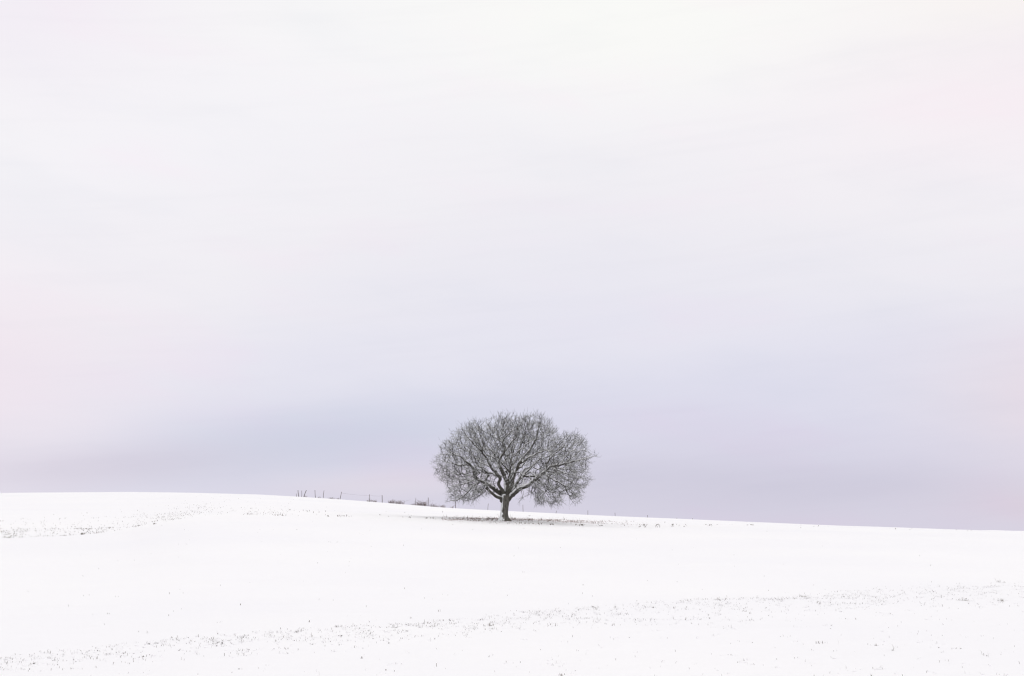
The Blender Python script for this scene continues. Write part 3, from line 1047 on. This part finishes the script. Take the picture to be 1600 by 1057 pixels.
def clumped(px, row, seed, sx_, sy_, th, soft=0.25):
    n = vnoise(px / sx_, row / sy_, seed) * 0.6 + vnoise(px / sx_ * 2.7 + 5, row / sy_ * 2.7, seed + 1) * 0.4
    return np.clip((n - th) / soft, 0, 1)


# foreground stubble: a dense verge along its upper edge, thinning toward the viewer
N0 = 60000
px = r.uniform(-120, 1720, N0)
dep = np.where(r.uniform(0, 1, N0) < 0.55, np.abs(r.normal(0, 17, N0)) + r.normal(0, 2.0, N0), r.uniform(0, 180, N0))
dep = np.where(dep < 45, dep * np.interp(px, [0, 600, 1400], [0.62, 0.75, 1.0]), dep)
row = np.interp(px, FG[:, 0], FG[:, 1]) + dep
pr = np.where(dep < 42, 0.10 + 0.9 * clumped(px, row, 51, 15, 3.2, 0.10, 0.15), 0.05 + 0.75 * clumped(px, row, 53, 18, 4, 0.20, 0.2))
pr *= np.where(dep > 42, 0.55, 1.0)
pr *= np.interp(px, [-100, 300, 900, 1600], [0.45, 0.52, 0.8, 1.1])
k = (r.uniform(0, 1, N0) < pr * 0.34) & (row < 1075)
G, ok = ground_at(px[k], row[k])
G = G[ok]
n = len(G)
Vg, Fg = blades(G, r.uniform(0.012, 0.055, n) * np.where(r.uniform(0, 1, n) < 0.06, 1.9, 1), r.uniform(0.0014, 0.0042, n) * np.where(r.uniform(0, 1, n) < 0.05, 2.2, 1.0), r, 1.2)
st = mesh_obj('dry_grass', Vg, Fg, M_GRASS)
tag(st, 'sparse dry grass stubble poking through the foreground snow', 'grass', kind='stuff')
print('foreground blades', n)

# small dark clods in the verge
k2 = r.choice(n, 900)
O = G[k2] + np.stack([r.normal(0, .03, 900), r.normal(0, .05, 900), np.full(900, .004)], -1)
cl = mesh_obj('soil_crumbs', *crumbs(O, r.uniform(0.004, 0.014, 900), r), M_SOIL, smooth=False)
tag(cl, 'dark crumbs of soil and plant litter among the foreground stubble', 'soil', kind='stuff')

# lumps of snow thrown up between the stalks
k2 = r.choice(n, 3000)
O = G[k2] + np.stack([r.normal(0, .10, 3000), r.normal(0, .15, 3000), np.zeros(3000)], -1)
O[:, 2] = height(O[:, 0], O[:, 1]) - 0.002
lu = mesh_obj('snow_lumps', *crumbs(O, r.uniform(0.015, 0.045, 3000), r), M_CAP)
tag(lu, 'small lumps of snow in the foreground stubble band', 'snow', kind='stuff')

# stubble on the left slope above the field edge
N0 = 26000
px = r.uniform(-80, 470, N0)
dep = np.where(r.uniform(0, 1, N0) < 0.6, np.abs(r.normal(0, 9, N0)), r.uniform(0, 36, N0))
row = np.interp(px, EDGE[:, 0], EDGE[:, 1]) - 0.8 - dep
pr = (0.25 + 0.75 * clumped(px, row, 61, 17, 4.5, 0.0)) * np.clip(1.15 - dep / 34, 0.05, 1) * np.clip((500 - px) / 200, 0.15, 1)
k = r.uniform(0, 1, N0) < pr * 0.17
G, ok = ground_at(px[k], row[k])
G = G[ok]
n = len(G)
o1 = mesh_obj('dry_grass', *blades(G, r.uniform(0.035, 0.10, n), r.uniform(0.007, 0.018, n), r, 1.1), M_GRASS)
tag(o1, 'sparse dry stubble on the slope above the left field edge', 'grass', kind='stuff')
print('slope blades', n)

# specks along the field edge from the left slope past the tree to the far right
N0 = 9000
px = r.uniform(380, 1560, N0)
base = np.interp(px, EDGE[:, 0], EDGE[:, 1])
line = np.interp(px, [380, 560, 700, 800, 880, 1000, 1300, 1560], [805, 808, 812.5, 818, 820, 822, 824.6, 830.2])
on = r.uniform(0, 1, N0) < 0.55
row = np.where(on, line + r.normal(0, 0.55, N0), base - np.abs(r.normal(0, 5.0, N0)) + 1)
pr = np.where(on, 0.9 * clumped(px, row * 0 + 3, 71, 9, 1, 0.10) * np.interp(px, [380, 700, 880, 1000, 1290, 1330, 1560], [.35, .4, 1, 1, .9, .3, .15]),
              0.40 * clumped(px, row, 73, 16, 3, 0.1) * np.interp(px, [380, 600, 1000, 1200], [1, .6, .5, .1]))
k = r.uniform(0, 1, N0) < pr * 0.42
G, ok = ground_at(px[k], row[k])
G = G[ok]
n = len(G)
o2 = mesh_obj('dry_grass', *blades(G, r.uniform(0.06, 0.15, n), r.uniform(0.015, 0.034, n), r, 0.9), M_GRASS)
tag(o2, 'dotted line of dead stalks along the field edge around the tree', 'grass', kind='stuff')
print('edge blades', n)

# fallen leaves and bare litter below the crown
N0 = 13000
px = np.where(r.uniform(0, 1, N0) < 0.75, r.normal(845, 62, N0), r.normal(760, 40, N0))
row = np.interp(px, [680, 760, 800, 870, 960, 1050], [811.2, 811.8, 812.4, 814.2, 816.4, 819.0]) + r.normal(0, 0.7, N0) - np.abs(r.normal(0, 1.7, N0)) + 2.3
row = np.where(r.uniform(0, 1, N0) < 0.10, row + r.normal(0, 3.0, N0), row)
k = (r.uniform(0, 1, N0) < 0.22 + 0.68 * clumped(px, row, 81, 9, 1.5, -0.1, 0.3)) & (px > 690) & (px < 1060)
G, ok = ground_at(px[k], row[k])
G = G[ok]
G[:, 2] += 0.015
n = len(G)
o3 = mesh_obj('fallen_leaves', *leaves(G, r.uniform(0.020, 0.048, n), r), M_LEAF, smooth=False)
tag(o3, 'reddish brown fallen leaves scattered on the snow under the tree', 'leaves', kind='stuff')
print('leaves', n)
kk = r.choice(n, min(n, 600), replace=False)
o4 = mesh_obj('dry_grass', *blades(G[kk], r.uniform(0.06, 0.26, len(kk)), r.uniform(0.006, 0.013, len(kk)), r, 0.5), M_GRASS)
tag(o4, 'short dead grass standing round the foot of the tree', 'grass', kind='stuff')

# odd stalks on the open field
N0 = 200
px = r.uniform(-100, 1700, N0)
row = r.uniform(812, 1000, N0)
lo = np.interp(px, EDGE[:, 0], EDGE[:, 1]) + 6
hi = np.interp(px, FG[:, 0], FG[:, 1]) - 4
k = (row > lo) & (row < hi)
G, ok = ground_at(px[k], row[k])
G = G[ok]
G = np.concatenate([G, G[::3] + r.normal(0, 0.04, G[::3].shape) * [1, 1, 0]])
n = len(G)
o5 = mesh_obj('dry_grass', *blades(G, r.uniform(0.03, 0.07, n), r.uniform(0.003, 0.007, n), r, 0.9), M_GRASS)
tag(o5, 'isolated dead stalks dotting the smooth snow of the middle field', 'grass', kind='stuff')

# the larger tufts one can point to
TUFTS = [  # px, row, width px, height px, blades, label
    (1120, 939, 26, 5, 40, 'dark grass tuft in the stubble band, straight below-right of the tree, widest there'),
    (1255, 929, 22, 6, 36, 'bushy grass tuft at the top of the stubble band, right of centre'),
    (1293, 947, 30, 6, 36, 'long low grass tuft below the bushy tuft, right of centre'),
    (1327, 946, 28, 4, 26, 'flat grass tuft just right of the long low tuft'),
    (1161, 955, 14, 4, 20, 'small grass tuft below the widest dark tuft, right of centre'),
    (1503, 941, 20, 7, 34, 'spiky grass tuft near the right edge, left of the darkest one'),
    (1563, 941, 18, 6, 44, 'darkest compact grass tuft near the right edge of the field'),
    (1567, 909, 12, 9, 22, 'tallest upright grass tuft at the top right of the stubble band'),
    (1395, 1022, 3, 14, 4, 'single tall thin grass stalk in the right foreground'),
    (1542, 1033, 3, 12, 4, 'tall pair of dry stalks in the lower right corner'),
    (1278, 1008, 28, 5, 26, 'loose grass tuft low in the foreground, right of centre'),
    (1368, 1010, 14, 4, 14, 'small isolated grass tuft right of the loose foreground tuft'),
    (928, 950, 12, 5, 22, 'compact dark grass tuft below the right side of the tree'),
    (767, 980, 18, 6, 30, 'grass tuft in the stubble band straight below the trunk'),
    (526, 985, 14, 4, 26, 'dark grass tuft at the top of the band, left of centre'),
    (270, 1001, 12, 4, 28, 'dark grass tuft at the upper edge of the band on the left'),
    (225, 1023, 12, 4, 20, 'grass tuft at the lower side of the band on the left'),
    (53, 1032, 7, 3, 24, 'small black grass tuft in the lower left corner'),
    (878, 1054, 6, 5, 16, 'dark grass tuft cut by the bottom edge of the picture'),
    (566, 1027, 5, 5, 10, 'short dark stalk tuft alone below the band, left of centre'),
    (128, 838.3, 12, 3, 60, 'dark ragged weed clump on the left field edge'),
    (152, 835.5, 18, 2.4, 50, 'low reddish weed clump right of the dark clump on the left field edge'),
    (98, 839.6, 18, 1.8, 36, 'thin flat weed clump left of the dark clump on the left field edge'),
    (243, 820.3, 8, 2.2, 26, 'small weed clump where the left field edge climbs'),
    (800, 811, 5, 7, 14, 'upright weed beside the foot of the trunk'),
]
for px_, row_, wpx, hpx, nb, lab in TUFTS:
    nb = max(4, int(nb * 0.6))
    hpx *= 0.72 if row_ > 900 else 0.85
    g0, ok = ground_at([px_], [row_])
    g0 = g0[0]
    sc = g0[1] / FOC
    sub = r.integers(0, 4, nb)
    ox = r.normal(0, wpx * sc * 0.28, 4)[sub] + r.normal(0, wpx * sc * 0.09, nb)
    oy = r.normal(0, 0.22, 4)[sub] * min(1, wpx / 8) + r.normal(0, 0.07, nb)
    oz = height(g0[0] + ox, g0[1] + oy) - g0[2]
    far_k = 1.0 if g0[1] < 60 else 2.4
    V, F = blades(np.stack([ox, oy, oz], -1), hpx * sc * r.uniform(0.35, 1.45, nb), r.uniform(0.0018, 0.0048, nb) * far_k * (1 if row_ > 900 else 1.5), r, 0.75)
    root = empty('grass_tuft', g0)
    mesh_obj('blades', V, F, M_GRASS if 'reddish' not in lab else M_LEAF, root)['kind'] = 'stuff'
    m_ = max(5, nb // 5)
    sc *= 0.7
    ox, oy = r.normal(0, wpx * sc * 0.2, m_), r.normal(0, wpx * sc * 0.25, m_)
    lz = height(g0[0] + ox, g0[1] + oy) - g0[2] + 0.004
    mesh_obj('dead_litter', *crumbs(np.stack([ox, oy, lz], -1), r.uniform(0.005, 0.014, m_) * far_k, r), M_SOIL, root, smooth=False)['kind'] = 'stuff'
    tag(root, lab, 'grass tuft', 'tufts of dead grass standing out of the snow')
